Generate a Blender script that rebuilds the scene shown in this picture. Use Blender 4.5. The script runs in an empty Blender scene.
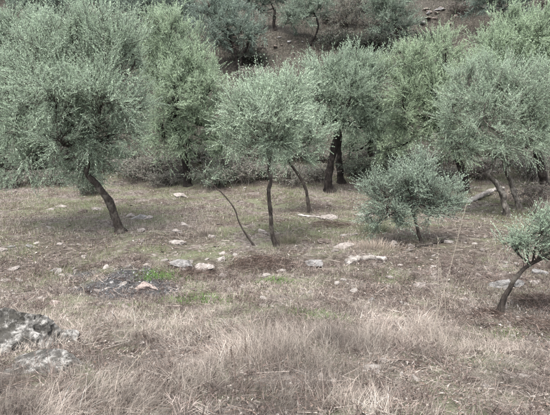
import bpy, math
import numpy as np

# ------------------------------------------------------------------ camera, sky, sun, exposure
scene = bpy.context.scene
col = scene.collection
W_PX, H_PX, F_PX = 550.0, 415.0, 476.0
CAM = np.array([0.0, 0.0, 2.8]); PITCH = math.radians(11.5)
cam_data = bpy.data.cameras.new('camera'); cam = bpy.data.objects.new('camera', cam_data)
col.objects.link(cam); scene.camera = cam
cam.location = CAM; cam.rotation_euler = (math.pi/2 - PITCH, 0, 0)
cam_data.sensor_width = 36.0; cam_data.lens = 36.0*F_PX/W_PX
cam_data.clip_start = 0.05; cam_data.clip_end = 600

SUN_EL, SUN_AZ = math.radians(68), math.radians(200)      # azimuth clockwise from +Y: high, behind the viewer's left
world = bpy.data.worlds.new('World'); scene.world = world; world.use_nodes = True
nt = world.node_tree; nt.nodes.clear()
sky = nt.nodes.new('ShaderNodeTexSky'); sky.sky_type = 'NISHITA'; sky.sun_disc = False
sky.sun_elevation = SUN_EL; sky.sun_rotation = SUN_AZ; sky.air_density = 1.0; sky.dust_density = 3.0
hs = nt.nodes.new('ShaderNodeHueSaturation'); hs.inputs['Saturation'].default_value = 0.34
bg = nt.nodes.new('ShaderNodeBackground'); bg.inputs['Strength'].default_value = 0.13
wo = nt.nodes.new('ShaderNodeOutputWorld')
nt.links.new(sky.outputs[0], hs.inputs['Color']); nt.links.new(hs.outputs[0], bg.inputs[0]); nt.links.new(bg.outputs[0], wo.inputs[0])
sun_d = bpy.data.lights.new('sun', 'SUN'); sun_d.energy = 1.5; sun_d.angle = math.radians(30); sun_d.color = (1.0, 0.97, 0.93)
sun = bpy.data.objects.new('sun', sun_d); col.objects.link(sun)
sun.rotation_euler = (math.pi/2 - SUN_EL, 0, math.pi - SUN_AZ)
sun.location = (-8, -12, 20)
scene.view_settings.view_transform = 'Standard'; scene.view_settings.look = 'None'
scene.view_settings.exposure = 2.38; scene.view_settings.gamma = 1.0
scene.cycles.max_bounces = 8; scene.cycles.diffuse_bounces = 5; scene.cycles.glossy_bounces = 2
scene.cycles.transmission_bounces = 5

rng = np.random.default_rng(7)

# ------------------------------------------------------------------ noise and terrain
def _hash(ix, iy, iz, s):
    h = (ix.astype(np.int64)*374761393 + iy.astype(np.int64)*668265263 + iz.astype(np.int64)*2147483647 + s*1274126177) & 0xffffffff
    h = ((h ^ (h >> 13))*1274126177) & 0xffffffff
    h = ((h ^ (h >> 16))*2246822519) & 0xffffffff
    return ((h ^ (h >> 15)) & 0xffffff)/float(0xffffff)*2 - 1
def noise3(x, y, z=None, s=0):
    x = np.asarray(x, float); y = np.asarray(y, float)
    z = np.zeros_like(x) if z is None else np.asarray(z, float)
    x0, y0, z0 = np.floor(x), np.floor(y), np.floor(z)
    fx, fy, fz = x-x0, y-y0, z-z0
    ux, uy, uz = [f*f*f*(f*(f*6-15)+10) for f in (fx, fy, fz)]
    r = 0
    for i in (0, 1):
        for j in (0, 1):
            for k in (0, 1):
                w = (ux if i else 1-ux)*(uy if j else 1-uy)*(uz if k else 1-uz)
                r = r + w*_hash(x0+i, y0+j, z0+k, s)
    return r
def fbm(x, y, z=None, s=0, o=4):
    r, a, f = 0, 1.0, 1.0
    for k in range(o):
        r = r + a*noise3(np.asarray(x)*f, np.asarray(y)*f, None if z is None else np.asarray(z)*f, s+k*17)
        a *= .5; f *= 2.03
    return r
def sstep(a, b, v):
    t = np.clip((np.asarray(v, float)-a)/(b-a), 0, 1); return t*t*(3-2*t)
HILL_Y = 19.5
def terrain(x, y):
    x = np.asarray(x, float); y = np.asarray(y, float)
    t = np.clip((7.5-y)/5.5, 0, 1.15)
    bank = 1.0*t**1.5
    d = y - HILL_Y - .8*noise3(x*.12, x*0+3.3, s=5)
    soft = .9*np.log1p(np.exp(np.clip(d/.9, -40, 40)))
    hill = np.where(soft < 45, soft*.60, 27 + (soft-45)*.25)
    amp = .6 + .4*sstep(18, 24, y)*3
    n = .10*fbm(x*.22, y*.22, s=1, o=3) + .045*fbm(x*1.1, y*1.1, s=2, o=3)*amp + .012*noise3(x*5, y*5, s=3)
    step = .35*(fbm(x*.15+9, y*.9, s=8, o=2))*sstep(20, 26, y)
    return bank + hill + n + step
def ray(px, py):
    dx = (px-W_PX/2)/F_PX; dz = -(py-H_PX/2)/F_PX
    c, s = math.cos(PITCH), math.sin(PITCH)
    return np.array([dx, c + dz*s, -s + dz*c])
def at(px, py):
    """ground point seen at a photo pixel"""
    d = ray(px, py); y = np.arange(1.5, 120, .02); t = y/d[1]
    P = CAM[None] + d[None]*t[:, None]
    below = P[:, 2] < terrain(P[:, 0], P[:, 1])
    i = np.argmax(below) if below.any() else len(y)-1
    p = P[i]; p[2] = terrain(p[0], p[1]); return p
def at_y(px, py, Y):
    d = ray(px, py); return CAM + d*(Y/d[1])
def px_m(Y): return Y/F_PX/math.cos(PITCH)*1.0

# ------------------------------------------------------------------ mesh helpers
def mesh_np(name, V, quads=None, tris=None, cols=None, smooth=False, mat=None):
    me = bpy.data.meshes.new(name)
    V = np.ascontiguousarray(V, np.float32)
    nq = 0 if quads is None else len(quads); ntr = 0 if tris is None else len(tris)
    idx = np.concatenate([np.asarray(quads, np.int32).ravel() if nq else np.zeros(0, np.int32),
                          np.asarray(tris, np.int32).ravel() if ntr else np.zeros(0, np.int32)])
    me.vertices.add(len(V)); me.vertices.foreach_set('co', V.ravel())
    me.loops.add(len(idx)); me.loops.foreach_set('vertex_index', idx)
    me.polygons.add(nq+ntr)
    start = np.concatenate([np.arange(nq)*4, nq*4 + np.arange(ntr)*3]).astype(np.int32)
    me.polygons.foreach_set('loop_start', start)
    me.polygons.foreach_set('use_smooth', np.full(nq+ntr, smooth))
    if cols is not None:
        a = me.attributes.new('Col', 'FLOAT_COLOR', 'POINT')
        c = np.ones((len(V), 4), np.float32); c[:, :3] = cols
        a.data.foreach_set('color', c.ravel())
    me.update(calc_edges=True)
    if mat: me.materials.append(mat)
    return me
def link(name, me, parent=None, loc=None, rotz=None):
    o = bpy.data.objects.new(name, me); col.objects.link(o)
    if parent is not None: o.parent = parent
    if loc is not None: o.location = loc
    if rotz is not None: o.rotation_euler = (0, 0, rotz)
    return o
def tag(o, label=None, cat=None, group=None, kind=None):
    if label: o['label'] = label
    if cat: o['category'] = cat
    if group: o['group'] = group
    if kind: o['kind'] = kind
    return o
def norm(v): return v/np.maximum(np.linalg.norm(v, axis=-1, keepdims=True), 1e-9)
def spline(P, n):
    P = np.asarray(P, float); m = len(P)
    Q = np.vstack([2*P[0]-P[1], P, 2*P[-1]-P[-2]])
    t = np.linspace(0, m-1-1e-6, n); i = t.astype(int); f = (t-i)[:, None]
    a, b, c, d = Q[i], Q[i+1], Q[i+2], Q[i+3]
    return .5*((2*b)+(c-a)*f+(2*a-5*b+4*c-d)*f**2+(3*b-a-3*c+d)*f**3)
class Geo:
    def __init__(s): s.V = []; s.Q = []; s.T = []; s.C = []; s.n = 0
    def add(s, V, Q=None, T=None, C=None):
        s.V.append(V)
        if Q is not None and len(Q): s.Q.append(np.asarray(Q)+s.n)
        if T is not None and len(T): s.T.append(np.asarray(T)+s.n)
        if C is not None: s.C.append(np.broadcast_to(C, (len(V), 3)))
        s.n += len(V)
    def mesh(s, name, mat, smooth=False):
        return mesh_np(name, np.vstack(s.V), np.vstack(s.Q) if s.Q else None, np.vstack(s.T) if s.T else None,
                       np.vstack(s.C) if s.C else None, smooth, mat)
def tube(g, P, R, sides=6, rough=0., seed=0, cap=True, color=None):
    """tapered tube along P with radii R, optional gnarled cross-section"""
    P = np.asarray(P, float); n = len(P); R = np.broadcast_to(np.asarray(R, float), (n,))
    T = norm(np.gradient(P, axis=0))
    ref = np.array([.13, .97, .21]) if abs(T[:, 1]).max() < .9 else np.array([1., .1, .1])
    U = norm(np.cross(T, ref)); Wv = np.cross(T, U)
    th = np.linspace(0, 2*math.pi, sides, endpoint=False)
    rr = np.repeat(R[:, None], sides, 1)
    if rough:
        L = np.concatenate([[0], np.cumsum(np.linalg.norm(np.diff(P, axis=0), axis=1))])
        tw = th[None] + L[:, None]*1.2
        fq = .26/max(float(R.mean()), .02)
        k = fbm(np.cos(tw)*1.6+seed, np.sin(tw)*1.6, L[:, None]*fq+0*tw, s=seed, o=3)
        k2 = noise3(np.cos(tw)*.8+seed, np.sin(tw)*.8, L[:, None]*fq*2.4+0*tw, s=seed+5)
        rr = rr*(1+rough*k+rough*.5*k2)
    V = P[:, None] + rr[..., None]*(np.cos(th)[None, :, None]*U[:, None]+np.sin(th)[None, :, None]*Wv[:, None])
    i = np.arange(n-1)[:, None]*sides; j = np.arange(sides)[None]; j2 = (j+1) % sides
    Q = np.stack([i+j, i+j2, i+sides+j2, i+sides+j], -1).reshape(-1, 4)
    V = V.reshape(-1, 3); Tt = None
    if cap:
        V = np.vstack([V, P[-1]+T[-1]*R[-1]*.6, P[0]-T[0]*R[0]*.3])
        a = (n-1)*sides
        Tt = np.array([[a+k, a+(k+1) % sides, n*sides] for k in range(sides)]+[[(k+1) % sides, k, n*sides+1] for k in range(sides)])
    g.add(V, Q, Tt, color)
def thin_prisms(g, A, B, r, color=None):
    """many straight three-sided tapering twigs at once"""
    n = len(A); D = norm(B-A); U = norm(np.cross(D, np.array([.3, .5, .81]))); Wv = np.cross(D, U)
    r = np.broadcast_to(np.asarray(r, float), (n,))[:, None]
    V = np.empty((n, 6, 3))
    for k in range(3):
        a = 2*math.pi*k/3; o = math.cos(a)*U+math.sin(a)*Wv
        V[:, k] = A+o*r; V[:, 3+k] = B+o*r*.35
    b = np.arange(n)[:, None]*6
    Q = np.concatenate([b+np.array([[0, 1, 4, 3]]), b+np.array([[1, 2, 5, 4]]), b+np.array([[2, 0, 3, 5]])])
    C = None if color is None else np.repeat(np.broadcast_to(color, (n, 3)), 6, 0)
    g.add(V.reshape(-1, 3), Q, None, C)
def slivers(g, A, B, r, color=None):
    """many hair-thin twigs, one tapering blade each"""
    n = len(A); D = norm(B-A); U = norm(np.cross(D, norm(rng.normal(size=(n, 3)))))*np.broadcast_to(np.asarray(r, float), (n,))[:, None]*1.6
    V = np.stack([A-U, A+U, B], 1).reshape(-1, 3)
    g.add(V, None, np.arange(n)[:, None]*3+np.arange(3)[None], None if color is None else np.repeat(np.broadcast_to(color, (n, 3)), 3, 0))
def leaves_on(g, r_, base, d, length, K, L, Wd, tone, droop=.12, spread=.62, fine=True):
    """olive shoots: K narrow leaves in crossed pairs along each shoot"""
    n = len(base); d = norm(d)
    u = norm(np.cross(d, norm(r_.normal(size=(n, 3))))); v = np.cross(d, u)
    k = np.arange(K)[None]; t = (k//2*2+1.2+r_.uniform(-.5, .5, (n, K)))/(K+.6)
    pos = base[:, None]+d[:, None]*(length[:, None]*t)[..., None]
    pos[..., 2] -= droop*(length[:, None]*t**2)
    th = r_.uniform(0, 6.28, (n, 1))+(k//2)*(math.pi/2)+(k % 2)*math.pi+r_.normal(0, .35, (n, K))
    lat = np.cos(th)[..., None]*u[:, None]+np.sin(th)[..., None]*v[:, None]
    sp = spread*r_.uniform(.55, 1.25, (n, K))*(1-.35*t)
    ld = d[:, None]*np.cos(sp)[..., None]+lat*np.sin(sp)[..., None]
    ld = norm(ld+r_.normal(0, .16, ld.shape))
    nrm = norm(d[:, None]-ld*np.sum(d[:, None]*ld, -1, keepdims=True)+r_.normal(0, .25, ld.shape))
    wv = norm(np.cross(ld, nrm))
    Ls = (L*r_.uniform(.65, 1.15, (n, K))*(1-.25*t))[..., None]; Ws = (Wd*r_.uniform(.75, 1.2, (n, K)))[..., None]
    C = tone(n, K, t)                                       # n,K,3
    mid = pos+ld*Ls*.45+nrm*Ls*.04; tip = pos+ld*Ls-nrm*Ls*.05
    if fine:                                                # far leaves: one slim blade each
        V = np.stack([pos-wv*Ws*.22, mid+wv*Ws*.85, tip], 2)
        g.add(V.reshape(-1, 3), None, np.arange(n*K)[:, None]*3+np.arange(3)[None], np.repeat(C.reshape(-1, 3), 3, 0))
    else:
        V = np.stack([pos, mid+wv*Ws*.5, tip, mid-wv*Ws*.5], 2)
        g.add(V.reshape(-1, 3), np.arange(n*K)[:, None]*4+np.arange(4)[None], None, np.repeat(C.reshape(-1, 3), 4, 0))

# ------------------------------------------------------------------ materials
def new_mat(name):
    m = bpy.data.materials.new(name); m.use_nodes = True
    nt = m.node_tree; nt.nodes.clear()
    out = nt.nodes.new('ShaderNodeOutputMaterial'); p = nt.nodes.new('ShaderNodeBsdfPrincipled')
    nt.links.new(p.outputs[0], out.inputs[0]); return m, nt, p, out
def N(nt, t, **kw):
    n = nt.nodes.new(t)
    for k, v in kw.items():
        if k in n.inputs: n.inputs[k].default_value = v
        else: setattr(n, k, v)
    return n
def ramp(nt, fac, stops):
    r = nt.nodes.new('ShaderNodeValToRGB'); e = r.color_ramp.elements
    while len(e) < len(stops): e.new(.5)
    for i, (p, c) in enumerate(stops):
        e[i].position = p; e[i].color = (*c, 1) if len(c) == 3 else c
    nt.links.new(fac, r.inputs[0]); return r.outputs[0]
def mixc(nt, fac, a, b, mode='MIX'):
    m = nt.nodes.new('ShaderNodeMix'); m.data_type = 'RGBA'; m.blend_type = mode
    for s, v in ((m.inputs[0], fac), (m.inputs[6], a), (m.inputs[7], b)):
        if isinstance(v, (int, float)): s.default_value = v
        elif isinstance(v, tuple): s.default_value = (*v, 1)
        else: nt.links.new(v, s)
    return m.outputs[2]
def noise_n(nt, scale, detail=4, rough=.55, vec=None, dist=0.):
    n = N(nt, 'ShaderNodeTexNoise', Scale=scale, Detail=detail, Roughness=rough, Distortion=dist)
    if vec is not None: nt.links.new(vec, n.inputs['Vector'])
    return n.outputs['Fac']
def objco(nt): return N(nt, 'ShaderNodeTexCoord').outputs['Object']
def bump(nt, p, h, strength, dist):
    b = N(nt, 'ShaderNodeBump', Strength=strength, Distance=dist)
    nt.links.new(h, b.inputs['Height']); nt.links.new(b.outputs[0], p.inputs['Normal'])

def leaf_mat(name, trans=.34, rough=.5, spec=.4):
    m, nt, p, out = new_mat(name)
    a = N(nt, 'ShaderNodeAttribute', attribute_name='Col')
    nt.links.new(a.outputs['Color'], p.inputs['Base Color'])
    p.inputs['Roughness'].default_value = rough; p.inputs['Specular IOR Level'].default_value = spec
    tr = N(nt, 'ShaderNodeBsdfTranslucent'); nt.links.new(a.outputs['Color'], tr.inputs[0])
    mx = N(nt, 'ShaderNodeMixShader'); mx.inputs[0].default_value = trans
    nt.links.new(p.outputs[0], mx.inputs[1]); nt.links.new(tr.outputs[0], mx.inputs[2]); nt.links.new(mx.outputs[0], out.inputs[0])
    return m
M_LEAF = leaf_mat('olive_leaf', .36, .58, .3); M_GRASS = leaf_mat('grass_blade', .2, .8, .15); M_LITTER = leaf_mat('leaf_litter', .05, .9, .1)

def bark_mat(name, dark, mid, pale, grain=(1, 1, .28)):
    m, nt, p, out = new_mat(name); co = objco(nt)
    mp = N(nt, 'ShaderNodeMapping'); mp.inputs['Scale'].default_value = grain; nt.links.new(co, mp.inputs[0])
    f = noise_n(nt, 26, 6, .65, mp.outputs[0], .6); g = noise_n(nt, 5, 4, .6, co)
    c = ramp(nt, f, [(.32, dark), (.52, mid), (.72, pale)])
    c = mixc(nt, ramp(nt, g, [(.52, (0, 0, 0)), (.68, (1, 1, 1))]), c, tuple(x*1.45 for x in pale))
    nt.links.new(c, p.inputs['Base Color']); p.inputs['Roughness'].default_value = .92; p.inputs['Specular IOR Level'].default_value = .15
    bump(nt, p, f, .9, .03); return m
M_BARK = bark_mat('olive_bark', (.010, .008, .007), (.032, .026, .022), (.063, .056, .047))
M_BARKD = bark_mat('old_dark_bark', (.004, .004, .003), (.013, .010, .009), (.027, .023, .020))
M_BARKP = bark_mat('weathered_bark', (.020, .017, .014), (.064, .056, .048), (.128, .117, .102))
M_WOOD = bark_mat('weathered_wood', (.06, .052, .046), (.17, .155, .14), (.28, .262, .24), (.16, 1, 1))

def rock_mat(name, base, pale, dark, moss=None, sc=1., relief=1.):
    m, nt, p, out = new_mat(name); co = N(nt, 'ShaderNodeNewGeometry').outputs['Position']
    f = noise_n(nt, 7*sc, 8, .62, co, .3); g = noise_n(nt, 2.4*sc, 5, .6, co); h = noise_n(nt, 30*sc, 5, .7, co)
    c = ramp(nt, f, [(.3, dark), (.48, base), (.66, pale)])
    c = mixc(nt, ramp(nt, h, [(.3, (1, 1, 1)), (.45, (0, 0, 0))]), c, dark)
    if moss:
        c = mixc(nt, ramp(nt, g, [(.40, (0, 0, 0)), (.60, (.9, .9, .9))]), c, moss)
        k = noise_n(nt, 7*sc, 10, .72, co, .4)
        c = mixc(nt, ramp(nt, k, [(.50, (0, 0, 0)), (.62, (.9, .9, .9))]), c, pale)
        c = mixc(nt, ramp(nt, h, [(.34, (.85, .85, .85)), (.5, (0, 0, 0))]), c, dark)
    nt.links.new(c, p.inputs['Base Color']); p.inputs['Roughness'].default_value = .9; p.inputs['Specular IOR Level'].default_value = .2
    hb = N(nt, 'ShaderNodeMath', operation='ADD'); nt.links.new(f, hb.inputs[0]); nt.links.new(h, hb.inputs[1])
    bump(nt, p, hb.outputs[0], relief, .035*relief); return m
M_ROCK = rock_mat('pale_limestone', (0.239, 0.212, 0.193), (0.354, 0.323, 0.297), (0.089, 0.075, 0.066), sc=2)
M_ROCKG = rock_mat('grey_limestone', (0.174, 0.167, 0.161), (0.285, 0.274, 0.262), (0.069, 0.065, 0.060), sc=2)
M_ROCKB = rock_mat('brown_stone', (.108, .086, .073), (.205, .173, .151), (.043, .036, .030), sc=2)
M_ROCKP = rock_mat('pinkish_stone', (0.285, 0.230, 0.204), (0.377, 0.321, 0.289), (0.138, 0.105, 0.092), sc=2)
M_BOULD = rock_mat('lichen_boulder', (.062, .059, .054), (.21, .203, .19), (.014, .013, .012), (.032, .030, .025), 1.35, .45)

def ground_mat():
    m, nt, p, out = new_mat('grove_soil'); co = N(nt, 'ShaderNodeNewGeometry').outputs['Position']
    A = lambda n: N(nt, 'ShaderNodeAttribute', attribute_name=n).outputs['Fac']
    f = noise_n(nt, 9, 8, .7, co, .3); g = noise_n(nt, 1.1, 6, .62, co); h = noise_n(nt, 55, 4, .7, co)
    c = ramp(nt, f, [(.33, (.026, .021, .018)), (.44, (.078, .064, .056)), (.55, (.150, .130, .116)), (.68, (.25, .228, .206))])
    c = mixc(nt, ramp(nt, g, [(.44, (0, 0, 0)), (.56, (.7, .7, .7))]), c, (.108, .122, .068))
    g2 = noise_n(nt, .8, 6, .66, co, 1.2)
    c = mixc(nt, ramp(nt, g2, [(.50, (0, 0, 0)), (.58, (.75, .75, .75))]), c, (.062, .046, .039))
    soilc = ramp(nt, f, [(.33, (.020, .0145, .012)), (.48, (.057, .047, .039)), (.6, (.103, .087, .074)), (.72, (.20, .178, .16))])
    c = mixc(nt, A('soil'), c, soilc)
    hillc = ramp(nt, f, [(.32, (.012, .011, .009)), (.5, (.038, .034, .028)), (.7, (.10, .092, .076))])
    c = mixc(nt, A('hill'), c, hillc)
    c = mixc(nt, A('green'), c, (.06, .08, .03))
    ashc = ramp(nt, f, [(.3, (.018, .018, .018)), (.5, (.052, .051, .051)), (.7, (.12, .118, .115))])
    c = mixc(nt, A('ash'), c, ashc)
    c = mixc(nt, ramp(nt, h, [(.3, (.6, .6, .6)), (.5, (0, 0, 0))]), c, (.04, .033, .028))
    nt.links.new(c, p.inputs['Base Color']); p.inputs['Roughness'].default_value = .97; p.inputs['Specular IOR Level'].default_value = .1
    hh = N(nt, 'ShaderNodeMath', operation='ADD'); nt.links.new(f, hh.inputs[0]); nt.links.new(h, hh.inputs[1])
    bump(nt, p, hh.outputs[0], .8, .04); return m
M_GROUND = ground_mat()

# ------------------------------------------------------------------ ground sheet
ASH = at(130, 286); ASH_R = (1.02, .82)
GREEN = [(at(159, 277), .42, .34), (at(205, 300), .5, .34), (at(275, 281), .36, .20), (at(322, 316), .42, .24), (at(222, 333), .5, .22),
         (at(92, 270), .8, .3), (at(205, 252), .8, .4), (at(120, 307), .35, .12), (at(350, 225), 1.3, 1.0), (at(60, 205), 1.6, 1.0), (at(505, 335), .5, .2), (at(398, 280), .4, .25)]
GREEN_S = [1., .8, .9, .7, .35, .3, .4, .6, .3, .3, .5, .45]
def ash_mask(x, y):
    n = .35*fbm(x*1.7, y*1.7, s=31, o=4)
    d = np.sqrt(((x-ASH[0])/ASH_R[0])**2+((y-ASH[1])/ASH_R[1])**2)+n
    return 1-sstep(.72, 1.08, d)
def green_mask(x, y):
    n = .55*fbm(x*2.1, y*2.1, s=41, o=4); r = np.zeros_like(np.asarray(x, float))
    for (c, a, b), s in zip(GREEN, GREEN_S):
        d = np.sqrt(((x-c[0])/a)**2+((y-c[1])/b)**2)+n
        r = np.maximum(r, s*(1-sstep(.6, 1.25, d)))
    return r
SOIL = [(at(455, 256), 2.2, 1.5), (at(95, 250), 2.0, 1.1), (at(265, 264), .9, .5), (at(190, 240), 1.0, .6), (at(20, 262), 1.2, .8), (at(500, 235), 1.8, 1.5), (at(520, 318), 1.0, .6), (at(280, 355), .4, .3), (at(390, 365), .45, .3), (at(385, 290), .9, .4), (at(320, 208), 1.2, .6)]
def soil_mask(x, y):
    n = .75*fbm(x*1.5+11, y*1.5, s=45, o=5); r = np.zeros_like(np.asarray(x, float))
    for c, a, b in SOIL:
        r = np.maximum(r, 1-sstep(.5, 1.15, np.sqrt(((x-c[0])/a)**2+((y-c[1])/b)**2)+n))
    return r
def axis(stops):
    return np.unique(np.concatenate([np.arange(a, b, s) for a, b, s in stops]))
xs = axis([(-90, -26, 4.), (-26, -12, .5), (-12, 12, .12), (12, 26, .5), (26, 94, 4.)])
ys = axis([(-14, 1.5, .5), (1.5, 12, .10), (12, 24, .18), (24, 46, .4), (46, 96, 3.)])
X, Y = np.meshgrid(xs, ys); Z = terrain(X, Y)
V = np.stack([X, Y, Z], -1).reshape(-1, 3)
nx, ny = len(xs), len(ys)
i = (np.arange(ny-1)[:, None]*nx+np.arange(nx-1)[None]).ravel()
me = mesh_np('ground', V, np.stack([i, i+1, i+nx+1, i+nx], -1), smooth=True, mat=M_GROUND)
for nm, arr in (('ash', ash_mask(V[:, 0], V[:, 1])), ('green', .55*green_mask(V[:, 0], V[:, 1])), ('soil', .85*soil_mask(V[:, 0], V[:, 1])),
                ('hill', sstep(17.5, 21, V[:, 1]+1.2*noise3(V[:, 0]*.5, V[:, 1]*.5, s=9)))):
    a = me.attributes.new(nm, 'FLOAT', 'POINT'); a.data.foreach_set('value', arr.astype(np.float32))
tag(link('ground', me), 'stony grove floor rising into a brown hillside', kind='structure')

# ------------------------------------------------------------------ olive trees
SAGE = np.array([.240, .300, .222]); BLUE = np.array([.190, .236, .184]); DUSK = np.array([.105, .135, .112]); PALE = np.array([.185, .215, .135])
def tone_fn(r_, basecol, silver=.28, var=.14):
    def f(n, K, t):
        b = basecol*(1+var*r_.normal(size=(n, 1, 1)))
        b = b*(1+.14*r_.normal(size=(n, K, 1)))
        s = r_.random((n, K, 1)) < silver
        c = np.where(s, b*.7+np.array([.10, .116, .098]), b)
        c = c+np.array([.02, .03, .012])*(t[..., None] > .7)
        return np.clip(c, .012, .5)
    return f
def grow(name, stems, lobes, seed, R0, color=SAGE, Y=None, leafL=.060, leafW=.0118, K=20, dens=95, shootL=.36, fine=True, bark=None, silver=.28, sides=14, up=.62):
    """stems: list of world polylines; lobes: (centre xyz, radii xyz). Returns an empty with trunk, limb, branches, crown"""
    r_ = np.random.default_rng(seed); bark = bark or M_BARK
    root = np.array(stems[0][0]); o = link(name, None, loc=root)
    tops = []
    for si, P in enumerate(stems):
        P = np.asarray(P, float)-root; L = np.linalg.norm(np.diff(P, axis=0), axis=1).sum()
        n = max(12, int(L/min(.05, R0*.8))); S = spline(P, n)
        S[:, :2] += (.02*np.stack([noise3(S[:, 2]*3, S[:, 2]*0+seed+si, s=seed), noise3(S[:, 2]*3, S[:, 2]*0+seed+9+si, s=seed)], -1))*min(1, R0*14)
        s = np.linspace(0, 1, n); r0 = R0*(1 if si == 0 else .85)
        rad = r0*(1-.45*s)+r0*.55*np.exp(-s*L/.10)
        S = np.vstack([S[0]-[0, 0, .14], S]); rad = np.concatenate([[rad[0]*1.2], rad])
        g = Geo(); tube(g, S, rad, sides, .34 if R0 > .08 else .2, seed+si*7)
        link('trunk', g.mesh('trunk', bark, True), o); tops.append((S, rad))
    gb = Geo(); gl = Geo(); tone = tone_fn(r_, color, silver); bases = []; dirs = []
    allc = np.array([c for c, _ in lobes])-root; cc = allc.mean(0)
    for c, rad in lobes:
        c = np.array(c)-root; rad = np.array(rad)
        S, sr = min(tops, key=lambda q: np.linalg.norm(q[0][-1]-c))
        i0 = len(S)-1-int(r_.integers(0, max(1, len(S)//5))); a = S[i0]
        v = c-a; m = a+v*.5+np.array([0, 0, -.12*np.linalg.norm(v[:2])])+r_.normal(0, .06, 3)*np.linalg.norm(v)
        n = 16; lp = spline([a, m, c-[0, 0, .2*rad[2]], c+[0, 0, .4*rad[2]]], n)
        lr = np.linspace(max(.008, sr[i0]*.62), .007, n)
        g = Geo(); tube(g, lp, lr, 7, .12, seed+3); link('limb', g.mesh('limb', bark, True), o)
        area = 4*math.pi*((rad[0]*rad[1]+rad[1]*rad[2]+rad[0]*rad[2])/3)
        ns = int(dens*area); per = 15 if dens > 10 else 3; nb = max(6, ns//per) if dens > 10 else 4
        d = norm(r_.normal(size=(nb, 3))*[1, 1, .9]+[0, 0, .15]); rr = r_.uniform(.45, 1.0, nb)**.6
        E = c+d*rad*rr[:, None]*(1+.30*r_.normal(size=(nb, 1)))
        ti = r_.integers(n//3, n, nb); A = lp[ti]
        Mid = (A+E)*.5+r_.normal(0, .05, (nb, 3)); Mid[:, 2] += .03
        thin_prisms(gb, A, Mid, .0095); thin_prisms(gb, Mid, E, .006)
        # shoots along the outer part of every branch
        tt = r_.uniform(.35, 1.0, (nb, per)); 
        pos = np.where((tt < .5)[..., None], A[:, None]+(Mid-A)[:, None]*(tt*2)[..., None], Mid[:, None]+(E-Mid)[:, None]*(tt*2-1)[..., None])
        pos = pos+r_.normal(0, .035, pos.shape)
        outd = norm(E-c)[:, None]*.4+norm(E-A)[:, None]*.22+norm(c-cc)*.06+r_.normal(0, .5, (nb, 1, 3))+np.array([0, 0, up])+r_.normal(0, .4, pos.shape)
        low = (pos[..., 2]-cc[2]) < -.15*np.ptp(allc[:, 2])-.2
        outd[..., 2] -= low*.42
        high = np.clip((pos[..., 2]-cc[2])/(.6*np.ptp(allc[:, 2])+.3), 0, 1)*(r_.random(pos.shape[:2]) < .7)
        outd[..., 2] += high*.85
        bases.append(pos.reshape(-1, 3)); dirs.append(outd.reshape(-1, 3))
    B = np.vstack(bases); D = norm(np.vstack(dirs)); Ls = shootL*r_.uniform(.55, 1.35, len(B))*(1+.35*np.clip(D[:, 2], 0, 1))*np.where(r_.random(len(B)) < .12, 1.5, 1.)
    slivers(gb, B, B+D*Ls[:, None]*.9-np.array([0, 0, .1])*Ls[:, None]*.8, .0028)
    leaves_on(gl, r_, B, D, Ls, K, leafL, leafW, tone, fine=fine)
    tag(link('branches', gb.mesh('branches', bark), o), kind='stuff')
    tag(link('crown', gl.mesh('crown', M_LEAF), o), kind='stuff')
    return o
def lobes_px(L, Y, k=1.0, depth=None):
    """(px, py, half width px, half height px, depth offset m)"""
    out = []
    for q in L:
        px, py, rx, ry = q[:4]; dy = q[4] if len(q) > 4 else 0.
        c = at_y(px, py, Y+dy); s = px_m(Y+dy)*k*1.06
        out.append((c, (rx*s, (rx+ry)/2*s if depth is None else depth, ry*s)))
    return out
def stem_px(pts, Y=None, dy=0.):
    b = at(*pts[0]); Yb = b[1]
    out = [b]
    for k, p in enumerate(pts[1:]):
        out.append(at_y(p[0], p[1], Yb+dy*(k+1)/(len(pts)-1)))
    return out, Yb

def olive(stems_px, L, seed, R0, label, name='olive_tree', dys=None, group='olive trees of the grove', k=1., **kw):
    st = []; Yb = None
    for q, s in enumerate(stems_px):
        P, y = stem_px(s, dy=0 if dys is None else dys[q]); st.append(P); Yb = Yb or y
    o = grow(name, st, lobes_px(L, Yb, k), seed, R0, **kw)
    return tag(o, label, 'olive tree', group)

T1 = olive([[(120, 232), (116, 221), (111, 208), (103, 193), (95, 183), (87, 172), (86, 150), (82, 122)]],
      [(38, 58, 32, 34, -.2), (72, 36, 36, 30, .4), (108, 42, 32, 34, .2), (132, 62, 20, 28, .5), (55, 98, 40, 36, -.9), (100, 96, 40, 36, -.6), (18, 128, 32, 34, 0.),
       (62, 138, 38, 30, -.5), (108, 140, 34, 28, -.1), (8, 92, 28, 34, .3), (85, 168, 26, 18, .3), (38, 162, 26, 20, .2), (132, 112, 20, 28, .6), (70, 75, 50, 35, 1.2), (5, 165, 20, 18, .6)],
      11, .095, 'large leaning olive tree with a bent dark trunk at the left', dens=94)
T2 = olive([[(188, 186), (187, 172), (183, 155), (176, 135), (168, 110)]],
      [(170, 36, 24, 26), (150, 58, 20, 28, .4), (190, 60, 22, 28), (210, 84, 22, 26, -.3), (175, 95, 34, 34, -.5), (202, 118, 30, 30), (163, 132, 30, 30), (225, 138, 18, 25), (190, 146, 24, 14, -.3), (165, 70, 30, 30, 1)],
      12, .14, color=np.array([.246, .310, .208]), label='tall pale olive tree standing behind the leaning tree, left of centre', dens=62, leafL=.076, leafW=.0150, bark=M_BARKD)
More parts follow.
